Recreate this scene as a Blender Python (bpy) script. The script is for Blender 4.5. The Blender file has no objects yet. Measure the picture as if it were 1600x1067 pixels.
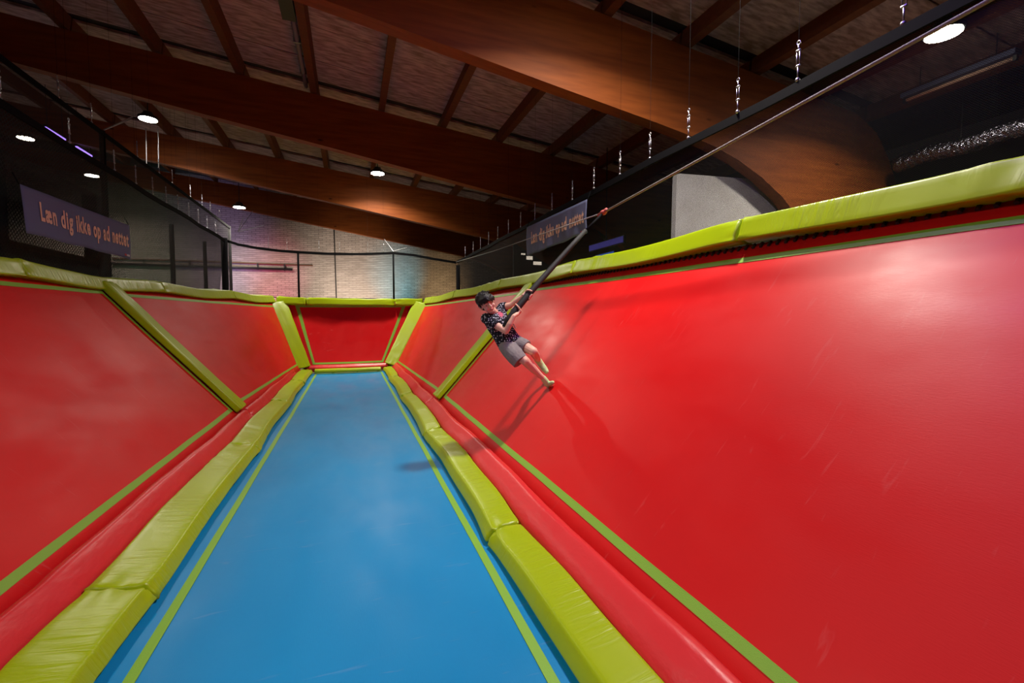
import bpy, bmesh, math, random
from mathutils import Vector, Matrix, noise

# ------------------------------------------------------------------ camera, world, exposure
H = 1.6                                   # eye height above the blue bed (bed is z = 0)
YAW, PITCH, F = math.radians(19.47), math.radians(3.06), 711.1
sc = bpy.context.scene
cam_d = bpy.data.cameras.new('camera'); cam_d.sensor_width = 36; cam_d.lens = 16; cam_d.clip_start = .02
cam = bpy.data.objects.new('camera', cam_d); sc.collection.objects.link(cam)
cam.location = (0, 0, H); cam.rotation_euler = (math.pi/2 - PITCH, 0, -YAW)
sc.camera = cam
w = bpy.data.worlds.new('world'); sc.world = w; w.use_nodes = True
w.node_tree.nodes['Background'].inputs[0].default_value = (.9, .75, .7, 1)
w.node_tree.nodes['Background'].inputs[1].default_value = .006
sc.view_settings.view_transform = 'Standard'; sc.view_settings.look = 'None'
sc.view_settings.gamma = 1; sc.view_settings.use_curve_mapping = False
sc.view_settings.exposure = 0.0
LAMP_W = 195                               # watts of every round high-bay lamp
VIOLET_W = 75
# round lamps under the roof (x, y, z above the eye); the ones over and behind the camera belong to the same rows
LAMPS = [(7.31, 3.89, 3.67, 'round white roof lamp shining through the right-hand net, nearest and largest'),
         (.83, 14.4, 4.29, 'round white roof lamp in the middle of the ceiling above the far end'),
         (-4.7, 14.05, 4.95, 'round white roof lamp with two thin wires hanging beneath it'),
         (-8.87, 17.56, 5.22, 'round white roof lamp seen through the left net, nearest the left picture edge'),
         (-8.0, 19.1, 4.68, 'round white roof lamp seen through the left net above the blue banner'),
         (-3.72, 18.96, 3.95, 'small round white roof lamp in front of the brick wall, above the corner post'),
         (2.9, 3.95, 4.15, 'round white roof lamp in front of the nearest beam, just above the picture'),
         (-5.3, 4.2, 5.15, 'round white roof lamp above the left net, out of the picture'),
         (-4.9, -1.2, 5.1, 'round white roof lamp above and behind the viewer, out of the picture')]

# ------------------------------------------------------------------ helpers
C = sc.collection
R_ = Vector((math.cos(YAW), -math.sin(YAW), 0))
F_ = Vector((math.sin(YAW)*math.cos(PITCH), math.cos(YAW)*math.cos(PITCH), -math.sin(PITCH)))
U_ = R_.cross(F_)
def at(px, py, depth):                     # a point of the place seen at px, py (1600 x 1067) at a given depth
    return Vector((0, 0, H)) + depth*(F_ + (px-800)/F*R_ - (py-533.5)/F*U_)
def V(x, y, zp): return Vector((x, y, zp + H))
def lerp(a, b, t): return a + (b-a)*t
random.seed(4)

def obj(name, me, mat=None, parent=None, smooth=False, loc=None):
    o = bpy.data.objects.new(name, me); C.objects.link(o)
    if mat is not None and not me.materials: me.materials.append(mat)
    if smooth: me.polygons.foreach_set('use_smooth', [True]*len(me.polygons))
    if parent is not None: o.parent = parent
    if loc is not None: o.location = loc
    return o
def tag(o, label, cat, group=None):
    o['label'] = label; o['category'] = cat
    if group: o['group'] = group
    return o
def thing(name, label, cat, loc=(0, 0, 0), group=None):
    o = bpy.data.objects.new(name, None); C.objects.link(o); o.location = loc
    o.empty_display_size = .1
    return tag(o, label, cat, group)
def struct(o): o['kind'] = 'structure'; return o

class MB:
    """collects shapes; origin is subtracted when the mesh is made"""
    def __init__(s): s.v = []; s.f = []
    def add(s, vs, fs):
        n = len(s.v); s.v += [Vector(v) for v in vs]; s.f += [tuple(i+n for i in f) for f in fs]; return s
    def box(s, c, size, M=None):
        c = Vector(c); sx, sy, sz = [q/2 for q in size]
        vs = [Vector((x, y, z)) for x in (-sx, sx) for y in (-sy, sy) for z in (-sz, sz)]
        if M is not None: vs = [M @ v for v in vs]
        return s.add([c+v for v in vs], [(0,1,3,2),(4,6,7,5),(0,4,5,1),(2,3,7,6),(0,2,6,4),(1,5,7,3)])
    def loft(s, rings, caps=True, close=True):
        n = len(s.v); m = len(rings[0])
        for r in rings: s.v += [Vector(p) for p in r]
        for i in range(len(rings)-1):
            for j in range(m if close else m-1):
                a, b = n+i*m+j, n+i*m+(j+1) % m
                s.f.append((a, b, b+m, a+m))
        if caps:
            s.f.append(tuple(n+j for j in reversed(range(m))))
            s.f.append(tuple(n+(len(rings)-1)*m+j for j in range(m)))
        return s
    def tube(s, pts, r, n=8, caps=True):
        pts = [Vector(p) for p in pts]; rr = r if isinstance(r, (list, tuple)) else [r]*len(pts)
        rings = []; prev = None
        for i, p in enumerate(pts):
            d = (pts[min(i+1, len(pts)-1)] - pts[max(i-1, 0)]).normalized()
            if prev is None:
                a = d.orthogonal().normalized()
            else:
                a = (prev - d*prev.dot(d)).normalized()
            prev = a; b = d.cross(a)
            rings.append([p + rr[i]*(math.cos(t)*a + math.sin(t)*b) for t in [2*math.pi*k/n for k in range(n)]])
        return s.loft(rings, caps)
    def lathe(s, prof, c=(0, 0, 0), n=24, M=None):          # prof: (r, z) list
        c = Vector(c); rings = []
        for r, z in prof:
            ring = [Vector((r*math.cos(2*math.pi*k/n), r*math.sin(2*math.pi*k/n), z)) for k in range(n)]
            rings.append([c + (M @ p if M is not None else p) for p in ring])
        return s.loft(rings)
    def sphere(s, c, r, n=12, m=8, M=None):
        c = Vector(c); r3 = r if isinstance(r, (list, tuple)) else (r, r, r)
        rings = []
        for i in range(m+1):
            t = math.pi*i/m; t = min(max(t, .02), math.pi-.02)
            ring = [Vector((r3[0]*math.sin(t)*math.cos(2*math.pi*k/n), r3[1]*math.sin(t)*math.sin(2*math.pi*k/n), -r3[2]*math.cos(t))) for k in range(n)]
            rings.append([c + (M @ p if M is not None else p) for p in ring])
        return s.loft(rings)
    def chain(s, pr, n=12):                                  # tapered capsules through (point, radius)
        for i, (p, r) in enumerate(pr):
            s.sphere(p, r, n, 8)
            if i: s.tube([pr[i-1][0], p], [pr[i-1][1], r], n)
        return s
    def mesh(s, name, origin=(0, 0, 0)):
        me = bpy.data.meshes.new(name); o = Vector(origin)
        me.from_pydata([tuple(v-o) for v in s.v], [], s.f); me.update()
        bm = bmesh.new(); bm.from_mesh(me); bmesh.ops.recalc_face_normals(bm, faces=bm.faces); bm.to_mesh(me); bm.free()
        return me
    def build(s, name, mat, parent=None, smooth=False, origin=None):
        if origin is None:
            origin = parent.matrix_basis.translation if parent is not None and parent.parent is None else None
            if origin is None and parent is not None: origin = parent.parent.location + parent.location
            if origin is None:                                # top level: base centre
                xs = [v.x for v in s.v]; ys = [v.y for v in s.v]
                origin = Vector(((min(xs)+max(xs))/2, (min(ys)+max(ys))/2, min(v.z for v in s.v)))
        top = parent is None
        return obj(name, s.mesh(name, origin), mat, parent, smooth, origin if top else None)
def remesh(mb, name, mat, voxel, parent, smooth_it=4):
    me = mb.mesh(name, parent.location)
    o = bpy.data.objects.new('tmp', me); C.objects.link(o)
    m = o.modifiers.new('r', 'REMESH'); m.mode = 'VOXEL'; m.voxel_size = voxel
    if smooth_it:
        s2 = o.modifiers.new('s', 'SMOOTH'); s2.factor = .5; s2.iterations = smooth_it
    dg = bpy.context.evaluated_depsgraph_get()
    out = bpy.data.meshes.new_from_object(o.evaluated_get(dg)); out.name = name
    bpy.data.objects.remove(o); out.materials.clear()
    return obj(name, out, mat, parent, True)
def rpoly(pts, r, seg=3):                                     # rounded 2-D polygon
    out = []; n = len(pts)
    for i in range(n):
        p0, p, p1 = Vector(pts[i-1]), Vector(pts[i]), Vector(pts[(i+1) % n])
        a = (p0-p); b = (p1-p); rr = min(r, a.length*.45, b.length*.45)
        A = p + a.normalized()*rr; B = p + b.normalized()*rr
        for k in range(seg+1):
            t = k/seg; out.append((1-t)**2*A + 2*t*(1-t)*p + t*t*B)
    return out
def resample(pts, step):
    out = []; n = len(pts)
    for i in range(n):
        a, b = pts[i], pts[(i+1) % n]; k = max(1, int(round((b-a).length/step)))
        out += [a.lerp(b, j/k) for j in range(k)]
    return out

# ------------------------------------------------------------------ materials
def mat(name, col, rough=.5, bump=0, scale=40, col2=None, nscale=3, spec=.5, metal=0, coat=0, stretch=None, emit=None, estr=0, dist=.01, sheen=0):
    m = bpy.data.materials.new(name); m.use_nodes = True
    N = m.node_tree.nodes; L = m.node_tree.links; b = N['Principled BSDF']
    b.inputs['Base Color'].default_value = (*col, 1); b.inputs['Roughness'].default_value = rough
    b.inputs['Specular IOR Level'].default_value = spec; b.inputs['Metallic'].default_value = metal
    b.inputs['Coat Weight'].default_value = coat; b.inputs['Coat Roughness'].default_value = .25
    if emit: b.inputs['Emission Color'].default_value = (*emit, 1); b.inputs['Emission Strength'].default_value = estr
    tc = N.new('ShaderNodeTexCoord'); src = tc.outputs['Object']
    if stretch:
        mp = N.new('ShaderNodeMapping'); mp.inputs['Scale'].default_value = stretch; L.new(src, mp.inputs[0]); src = mp.outputs[0]
    if col2:
        t = N.new('ShaderNodeTexNoise'); t.inputs['Scale'].default_value = nscale; t.inputs['Detail'].default_value = 5
        L.new(src, t.inputs['Vector'])
        r = N.new('ShaderNodeValToRGB'); r.color_ramp.elements[0].position = .35; r.color_ramp.elements[1].position = .65
        r.color_ramp.elements[0].color = (*col, 1); r.color_ramp.elements[1].color = (*col2, 1)
        L.new(t.outputs['Fac'], r.inputs[0]); L.new(r.outputs[0], b.inputs['Base Color'])
    if bump:
        t = N.new('ShaderNodeTexNoise'); t.inputs['Scale'].default_value = scale; t.inputs['Detail'].default_value = 4
        L.new(src, t.inputs['Vector'])
        bp = N.new('ShaderNodeBump'); bp.inputs['Strength'].default_value = bump; bp.inputs['Distance'].default_value = dist
        L.new(t.outputs['Fac'], bp.inputs['Height']); L.new(bp.outputs[0], b.inputs['Normal'])
    return m
def mat_weave(name, col, col2, rough):                        # woven trampoline fabric: fine threads, faint scuffs
    m = mat(name, col, rough, col2=col2, nscale=.9, spec=.20)
    N = m.node_tree.nodes; L = m.node_tree.links; b = N['Principled BSDF']
    tc = N.new('ShaderNodeTexCoord')
    t = N.new('ShaderNodeTexNoise'); t.inputs['Scale'].default_value = 260; t.inputs['Detail'].default_value = 2
    mp = N.new('ShaderNodeMapping'); mp.inputs['Scale'].default_value = (1, .12, 1); L.new(tc.outputs['Object'], mp.inputs[0]); L.new(mp.outputs[0], t.inputs['Vector'])
    bp = N.new('ShaderNodeBump'); bp.inputs['Strength'].default_value = .12; bp.inputs['Distance'].default_value = .003
    L.new(t.outputs['Fac'], bp.inputs['Height']); L.new(bp.outputs[0], b.inputs['Normal'])
    t2 = N.new('ShaderNodeTexNoise'); t2.inputs['Scale'].default_value = 1.6; t2.inputs['Detail'].default_value = 6
    mp2 = N.new('ShaderNodeMapping'); mp2.inputs['Scale'].default_value = (1.5, .6, 1.2); L.new(tc.outputs['Object'], mp2.inputs[0]); L.new(mp2.outputs[0], t2.inputs['Vector'])
    t3 = N.new('ShaderNodeTexNoise'); t3.inputs['Scale'].default_value = 3.2; t3.inputs['Detail'].default_value = 3; t3.inputs['Distortion'].default_value = .8
    mp3 = N.new('ShaderNodeMapping'); mp3.inputs['Scale'].default_value = (1, 7, 1); mp3.inputs['Rotation'].default_value = (.25, 0, .2); L.new(tc.outputs['Object'], mp3.inputs[0]); L.new(mp3.outputs[0], t3.inputs['Vector'])
    m3 = N.new('ShaderNodeMapRange'); m3.inputs['From Min'].default_value = .66; m3.inputs['From Max'].default_value = .74; m3.inputs['To Max'].default_value = .05; L.new(t3.outputs['Fac'], m3.inputs['Value'])
    mx3 = N.new('ShaderNodeMixRGB'); mx3.inputs[2].default_value = (.75, .5, .45, 1); L.new(m3.outputs[0], mx3.inputs[0])
    L.new(b.inputs['Base Color'].links[0].from_socket, mx3.inputs[1]); L.new(mx3.outputs[0], b.inputs['Base Color'])
    mr = N.new('ShaderNodeMapRange'); mr.inputs['From Min'].default_value = .3; mr.inputs['From Max'].default_value = .7
    mr.inputs['To Min'].default_value = rough-.12; mr.inputs['To Max'].default_value = rough+.12
    L.new(t2.outputs['Fac'], mr.inputs['Value']); L.new(mr.outputs[0], b.inputs['Roughness'])
    return m
def mat_wood(name, col, col2):
    m = mat(name, col, .6, spec=.2)
    N = m.node_tree.nodes; L = m.node_tree.links; b = N['Principled BSDF']
    tc = N.new('ShaderNodeTexCoord'); mp = N.new('ShaderNodeMapping'); mp.inputs['Scale'].default_value = (.6, 6, 6)
    L.new(tc.outputs['Object'], mp.inputs[0])
    t = N.new('ShaderNodeTexNoise'); t.inputs['Scale'].default_value = 2.2; t.inputs['Detail'].default_value = 6; L.new(mp.outputs[0], t.inputs['Vector'])
    r = N.new('ShaderNodeValToRGB'); r.color_ramp.elements[0].color = (*col, 1); r.color_ramp.elements[1].color = (*col2, 1)
    r.color_ramp.elements[0].position = .3; r.color_ramp.elements[1].position = .7
    L.new(t.outputs['Fac'], r.inputs[0])
    kn = N.new('ShaderNodeTexVoronoi'); kn.inputs['Scale'].default_value = 1.1; mk = N.new('ShaderNodeMapping'); mk.inputs['Scale'].default_value = (.8, 1, 2.2)
    L.new(tc.outputs['Object'], mk.inputs[0]); L.new(mk.outputs[0], kn.inputs['Vector'])
    kr = N.new('ShaderNodeMapRange'); kr.inputs['From Min'].default_value = .03; kr.inputs['From Max'].default_value = .07; L.new(kn.outputs['Distance'], kr.inputs['Value'])
    mx = N.new('ShaderNodeMixRGB'); mx.inputs[1].default_value = (col[0]*.3, col[1]*.3, col[2]*.3, 1)
    L.new(kr.outputs[0], mx.inputs[0]); L.new(r.outputs[0], mx.inputs[2]); L.new(mx.outputs[0], b.inputs['Base Color'])
    return m
def mat_net(name, col, cell, thread, base):                   # knotted diamond netting: threads solid, holes open
    m = bpy.data.materials.new(name); m.use_nodes = True
    N = m.node_tree.nodes; L = m.node_tree.links; b = N['Principled BSDF']; out = N['Material Output']
    b.inputs['Base Color'].default_value = (*col, 1); b.inputs['Roughness'].default_value = .7; b.inputs['Specular IOR Level'].default_value = .2
    uv = N.new('ShaderNodeUVMap'); sx = N.new('ShaderNodeSeparateXYZ'); L.new(uv.outputs[0], sx.inputs[0])
    def math_(op, a, bb):
        n = N.new('ShaderNodeMath'); n.operation = op
        for i, q in enumerate((a, bb)):
            if isinstance(q, (int, float)): n.inputs[i].default_value = q
            else: L.new(q, n.inputs[i])
        return n.outputs[0]
    a = math_('ADD', sx.outputs[0], sx.outputs[1]); c = math_('SUBTRACT', sx.outputs[0], sx.outputs[1])
    res = []
    for q in (a, c):
        fr = math_('FRACT', math_('DIVIDE', q, cell), 0)
        res.append(math_('LESS_THAN', fr, thread))
    g = math_('MAXIMUM', res[0], res[1]); g = math_('MAXIMUM', g, base)
    tr = N.new('ShaderNodeBsdfTransparent'); mx = N.new('ShaderNodeMixShader')
    L.new(g, mx.inputs[0]); L.new(tr.outputs[0], mx.inputs[1]); L.new(b.outputs[0], mx.inputs[2]); L.new(mx.outputs[0], out.inputs[0])
    return m
def mat_brick():
    m = mat('pale_brick', (.5, .42, .38), .85, spec=.2)
    N = m.node_tree.nodes; L = m.node_tree.links; b = N['Principled BSDF']
    tc = N.new('ShaderNodeTexCoord'); sp = N.new('ShaderNodeSeparateXYZ'); cb = N.new('ShaderNodeCombineXYZ')
    L.new(tc.outputs['Object'], sp.inputs[0]); L.new(sp.outputs[0], cb.inputs[0]); L.new(sp.outputs[2], cb.inputs[1])
    br = N.new('ShaderNodeTexBrick'); br.inputs['Scale'].default_value = 1; br.inputs['Brick Width'].default_value = .3; br.inputs['Row Height'].default_value = .08
    br.inputs['Mortar Size'].default_value = .012; br.inputs['Color1'].default_value = (.60, .49, .43, 1); br.inputs['Color2'].default_value = (.47, .38, .33, 1); br.inputs['Mortar'].default_value = (.30, .245, .21, 1)
    L.new(cb.outputs[0], br.inputs['Vector'])
    t = N.new('ShaderNodeTexNoise'); t.inputs['Scale'].default_value = 2.5; t.inputs['Detail'].default_value = 6; mp = N.new('ShaderNodeMapping'); mp.inputs['Scale'].default_value = (.8, 3, 1)
    L.new(cb.outputs[0], mp.inputs[0]); L.new(mp.outputs[0], t.inputs['Vector'])
    mx = N.new('ShaderNodeMixRGB'); mx.blend_type = 'MULTIPLY'; mx.inputs[0].default_value = .55
    L.new(br.outputs['Color'], mx.inputs[1]); L.new(t.outputs['Fac'], mx.inputs[2]); L.new(mx.outputs[0], b.inputs['Base Color'])
    return m
def mat_vinyl(name, col):                                     # coated cloth: slanting tension creases in places
    m = mat(name, col, .34, spec=.42)
    N = m.node_tree.nodes; L = m.node_tree.links; b = N['Principled BSDF']
    tc = N.new('ShaderNodeTexCoord'); mp = N.new('ShaderNodeMapping'); mp.inputs['Rotation'].default_value = (.85, 0, .6); mp.inputs['Scale'].default_value = (1.6, 11, 1.6)
    L.new(tc.outputs['Object'], mp.inputs[0])
    t = N.new('ShaderNodeTexNoise'); t.inputs['Scale'].default_value = 2.0; t.inputs['Detail'].default_value = 3; t.inputs['Distortion'].default_value = .6; L.new(mp.outputs[0], t.inputs['Vector'])
    t2 = N.new('ShaderNodeTexNoise'); t2.inputs['Scale'].default_value = 1.4; L.new(tc.outputs['Object'], t2.inputs['Vector'])
    mr = N.new('ShaderNodeMapRange'); mr.inputs['From Min'].default_value = .42; mr.inputs['From Max'].default_value = .68; L.new(t2.outputs['Fac'], mr.inputs['Value'])
    r = N.new('ShaderNodeMath'); r.operation = 'MULTIPLY'; L.new(t.outputs['Fac'], r.inputs[0]); L.new(mr.outputs[0], r.inputs[1])
    bp = N.new('ShaderNodeBump'); bp.inputs['Strength'].default_value = .4; bp.inputs['Distance'].default_value = .03
    L.new(r.outputs[0], bp.inputs['Height']); L.new(bp.outputs[0], b.inputs['Normal'])
    return m
M = dict(
    red=mat_weave('red_trampoline_fabric', (.60, .007, .009), (.65, .010, .010), .45),
    blue=mat_weave('blue_trampoline_fabric', (.004, .235, .50), (.008, .255, .53), .45),
    stripe=mat('green_tape', (.22, .46, .035), .55, .2, 200),
    pad=mat_vinyl('lime_vinyl', (.34, .47, .002)),
    redpad=mat('red_vinyl', (.68, .02, .026), .38, .35, 16, spec=.5, stretch=(1, .5, 1), dist=.012),
    seam=mat('dark_seam', (.14, .16, .01), .5),
    black=mat('black_fabric', (.004, .004, .005), .8, spec=.08),
    blacksteel=mat('black_steel', (.012, .012, .013), .45),
    steel=mat('galvanised_steel', (.4, .4, .42), .4, metal=1),
    net=mat_net('black_netting', (.004, .004, .005), .014, .22, .30),
    netleft=mat_net('dense_black_netting', (.004, .004, .005), .055, .24, .52),
    netfar=mat_net('fine_dark_netting', (.012, .012, .013), .045, .08, .04),
    netgrey=mat_net('grey_netting', (.022, .021, .021), .016, .2, .44),
    wood=mat_wood('glulam_pine', (.19, .045, .008), (.285, .076, .013)),
    purlin=mat_wood('dark_pine', (.13, .045, .018), (.18, .06, .022)),
    board=mat('wood_wool_board', (.28, .20, .17), .95, .9, 60, col2=(.60, .45, .41), nscale=11, spec=.1, stretch=(.35, 1.6, 1)),
    brick=mat_brick(),
    floor=mat('dark_hall_floor', (.03, .03, .033), .6, col2=(.045, .042, .04), nscale=2),
    darkwall=mat('dark_wall', (.018, .016, .018), .8, col2=(.025, .02, .02), nscale=1),
    navy=mat('navy_panel', (.008, .011, .02), .55),
    springm=mat('spring_steel_black', (.02, .006, .006), .6),
    darkred=mat('dark_red_rail', (.075, .008, .010), .5),
    banner=mat('slate_blue_cloth', (.13, .145, .24), .8, .2, 300, spec=.15),
    letter=mat('orange_print', (.78, .50, .35), .8, spec=.1),
    logored=mat('red_print', (.5, .03, .04), .8), logowhite=mat('white_print', (.6, .55, .55), .8),
    white=mat('white_foam', (.74, .72, .70), .75, .3, 12, col2=(.66, .63, .60), nscale=2.5),
    alu=mat('foil_duct', (.22, .22, .26), .26, 1, 14, metal=1, dist=.06),
    lamp=mat('lamp_diffuser', (1, .95, .8), .4, emit=(1, .93, .74), estr=60),
    led=mat('violet_led', (.3, .2, .9), .4, emit=(.32, .18, 1.0), estr=5),
    ledw=mat('white_led', (.9, .9, 1), .4, emit=(.8, .75, 1.0), estr=4),
    bluelit=mat('blue_screen', (.05, .2, .8), .4, emit=(.04, .16, .85), estr=.55),
    violetlit=mat('violet_screen', (.15, .12, .6), .4, emit=(.10, .09, .55), estr=.35),
    daylight=mat('daylight_pane', (.9, .85, .75), .2, emit=(1, .86, .68), estr=1.1),
    rope=mat('grey_rope', (.25, .235, .22), .8, .8, 200),
    grip=mat('black_foam_rope', (.008, .0075, .008), .75, .12, 150),
    strap=mat('red_strap', (.35, .06, .05), .7),
    skin=mat('skin', (.74, .42, .30), .5, col2=(.78, .46, .34), nscale=9, spec=.35),
    hair=mat('black_hair', (.007, .006, .006), .5, .35, 90, stretch=(1, 1, .3), spec=.35),
    shorts=mat('grey_cotton', (.20, .185, .185), .85, .5, 45, col2=(.235, .215, .215), nscale=20, spec=.2),
    sock=mat('pale_green_sock', (.56, .80, .38), .85, .4, 120, spec=.2),
    lip=mat('lip', (.55, .16, .14), .5), eyew=mat('eye_white', (.8, .76, .72), .3), eyeb=mat('eye_dark', (.012, .008, .007), .25))
def mat_shirt():
    m = mat('printed_cotton', (.008, .008, .016), .8, .3, 60, spec=.2)
    N = m.node_tree.nodes; L = m.node_tree.links; b = N['Principled BSDF']
    tc = N.new('ShaderNodeTexCoord')
    v = N.new('ShaderNodeTexVoronoi'); v.inputs['Scale'].default_value = 42; v.inputs['Randomness'].default_value = .55; L.new(tc.outputs['Object'], v.inputs['Vector'])
    n = N.new('ShaderNodeTexNoise'); n.inputs['Scale'].default_value = 85; L.new(tc.outputs['Object'], n.inputs['Vector'])
    a = N.new('ShaderNodeMath'); a.operation = 'MULTIPLY'; L.new(v.outputs['Distance'], a.inputs[0]); L.new(n.outputs['Fac'], a.inputs[1])
    r = N.new('ShaderNodeValToRGB'); r.color_ramp.elements[0].position = .13; r.color_ramp.elements[1].position = .17
    r.color_ramp.elements[0].color = (.55, .56, .66, 1); r.color_ramp.elements[1].color = (.008, .008, .016, 1)
    L.new(a.outputs[0], r.inputs[0]); L.new(r.outputs[0], b.inputs['Base Color'])
    return m
M['shirt'] = mat_shirt()

# ------------------------------------------------------------------ the hall
FLOOR = -.95
struct(MB().box((-2, 9, FLOOR-.1), (30, 34, .2)).build('floor', M['floor']))
struct(MB().box((-2, 21.65, 3.0), (30, .3, 8.5)).build('wall_back', M['brick']))
struct(MB().box((-14.2, 9, 3.2), (.3, 26, 9)).build('wall_left', M['darkwall']))
struct(MB().box((11.3, 9, 2.0), (.3, 26, 6)).build('wall_right', M['darkwall']))

ROOF0, RS = 4.63, -.117                         # underside of the purlins above the eye at x = 0, and its slope
def roofz(x): return ROOF0 + RS*x
ceil = struct(bpy.data.objects.new('ceiling', None)); C.objects.link(ceil); ceil.location = (0, 9, H+ROOF0)
tilt = math.atan(-RS)
BAY = [-4.0, 1.0, 5.9, 10.8, 15.9, 20.6]
PX = [.72 + 1.38*k for k in range(-10, 7)]
slab = MB(); sl = [(-14.1, .40), (11.2, .40)]
slab.add([V(x, y, roofz(x)+dz) for x in (-14.1, 11.2) for y in (-4, 21.5) for dz in (.34, .50)], [(0,1,3,2),(4,6,7,5),(0,4,5,1),(2,3,7,6),(0,2,6,4),(1,5,7,3)])
slab.build('roof_deck', M['darkwall'], ceil)
me_b = None
ROWS = [(-4, -1.5), (-1.5, .9), (1.02, 2.45), (2.45, 3.95), (3.95, 5.78), (6.02, 7.2), (7.2, 8.75), (8.75, 9.85), (9.85, 10.68), (10.92, 12.6), (12.6, 14.2), (14.2, 15.78), (16.02, 17.6), (17.6, 19.1), (19.1, 20.45)]
bw = 1.38/math.cos(tilt) - .012
unit = MB()
unit.box((0, 0, 0), (1, 1, 1)); unit_me = unit.mesh('ceiling_board')
unit_me.materials.append(M['board'])
for i in range(len(PX)-1):
    xm = (PX[i]+PX[i+1])/2
    for (y0, y1) in ROWS:
        if y1 < 1: continue
        # boards of their own size share nothing but their look: sized meshes keep the grain at one scale
        b = MB().box((0, 0, 0), (bw, y1-y0-.016, .05)); me = b.mesh('ceiling_board')
        o = obj('ceiling_board', me, M['board'], ceil)
        o.location = V(xm, (y0+y1)/2, roofz(xm)+.31+random.uniform(-.012, .004)) - ceil.location
        o.rotation_euler = (random.uniform(-.004, .004), tilt, 0)
for i, x in enumerate(PX):
    for k in range(len(BAY)-1):
        if BAY[k+1] < 1.5: continue
        y0, y1 = BAY[k]+.02, BAY[k+1]-.02
        me = MB().box((0, 0, .145), (.13, y1-y0, .26)).mesh('purlin')
        o = obj('purlin', me, M['purlin'], ceil); o.location = V(x, (y0+y1)/2, roofz(x)) - ceil.location; o.rotation_euler = (0, tilt, 0)

# laminated portal beams: lower and upper outline in x, z (above the eye); the legs curve down on the right
low = [(-13.9, 6.05), (-9, 5.07), (-6, 4.55), (-3, 4.05), (-.35, 3.63), (2.57, 3.15), (4.4, 2.86), (5.2, 2.72), (5.8, 2.55), (6.4, 2.28), (6.9, 1.98), (7.35, 1.58), (7.7, 1.1), (7.95, .5), (8.1, -.4), (8.2, H and -2.5)]
BN = ['nearest and brightest', 'second from the viewer', 'third from the viewer', 'farthest, against the brick wall']
for k, y in enumerate(BAY[2:6]):
    up = [(x, roofz(x)-.004) for x in (-13.9, -10, -6, -2, 2, 5, 7.5, 8.6)] + [(9.3, 3.25), (9.8, 2.3), (10.0, 1.2), (10.05, -.5), (10.05, -2.5)]
    mb = MB(); r = []
    ringx = low + list(reversed(up))
    w2 = .11
    # strips between the two outlines, matched by arc length
    def res(line, n):
        P = [Vector(p) for p in line]; d = [0]
        for a, b in zip(P, P[1:]): d.append(d[-1]+(b-a).length)
        out = []
        for i in range(n+1):
            t = d[-1]*i/n; j = max(q for q in range(len(d)) if d[q] <= t+1e-9); j = min(j, len(P)-2)
            out.append(P[j].lerp(P[j+1], (t-d[j])/(d[j+1]-d[j])))
        return out
    A, B = res(low, 48), res(up, 48)
    rings = [[V(a.x, y-w2, a.y), V(a.x, y+w2, a.y), V(b.x, y+w2, b.y), V(b.x, y-w2, b.y)] for a, b in zip(A, B)]
    mb.loft(rings)
    o = mb.build('roof_beam', M['wood'])
    tag(o, 'curved laminated timber roof beam, ' + BN[k], 'beam', 'laminated roof beams')

# round roof lamps
def lamp(x, y, z, label):
    t = thing('roof_lamp', label, 'lamp', V(x, y, z), 'round roof lamps'); p = t.location
    MB().lathe([(.205, .0), (.215, .01), (.215, .05), (.15, .09), (.1, .15), (.1, .17)], p+Vector((0, 0, .0))).build('housing', M['blacksteel'], t, True)
    MB().lathe([(.19, -.012), (.19, .004)], p).build('diffuser', M['lamp'], t)
    top = roofz(x)+.28 - z
    MB().tube([p+Vector((0, 0, .16)), p+Vector((0, 0, top))], .012).build('stem', M['blacksteel'], t)
    l = bpy.data.lights.new('roof_lamp_light', 'AREA'); l.shape = 'DISK'; l.size = .36; l.energy = LAMP_W; l.color = (1, .91, .78); l.spread = math.radians(146)
    lo = bpy.data.objects.new('roof_lamp_light', l); C.objects.link(lo); lo.parent = t; lo.location = (0, 0, -.02)
for a in LAMPS: lamp(*a)
wires = thing('hanging_wire', 'pair of thin pale wires hanging below a roof lamp on the left', 'wire', at(236, 200, 12.0))
for dx in (228, 247):
    MB().tube([at(dx, 200, 12.0), at(dx+1, 262, 12.0)], .009, 6).build('strand', M['steel'], wires)

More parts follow.
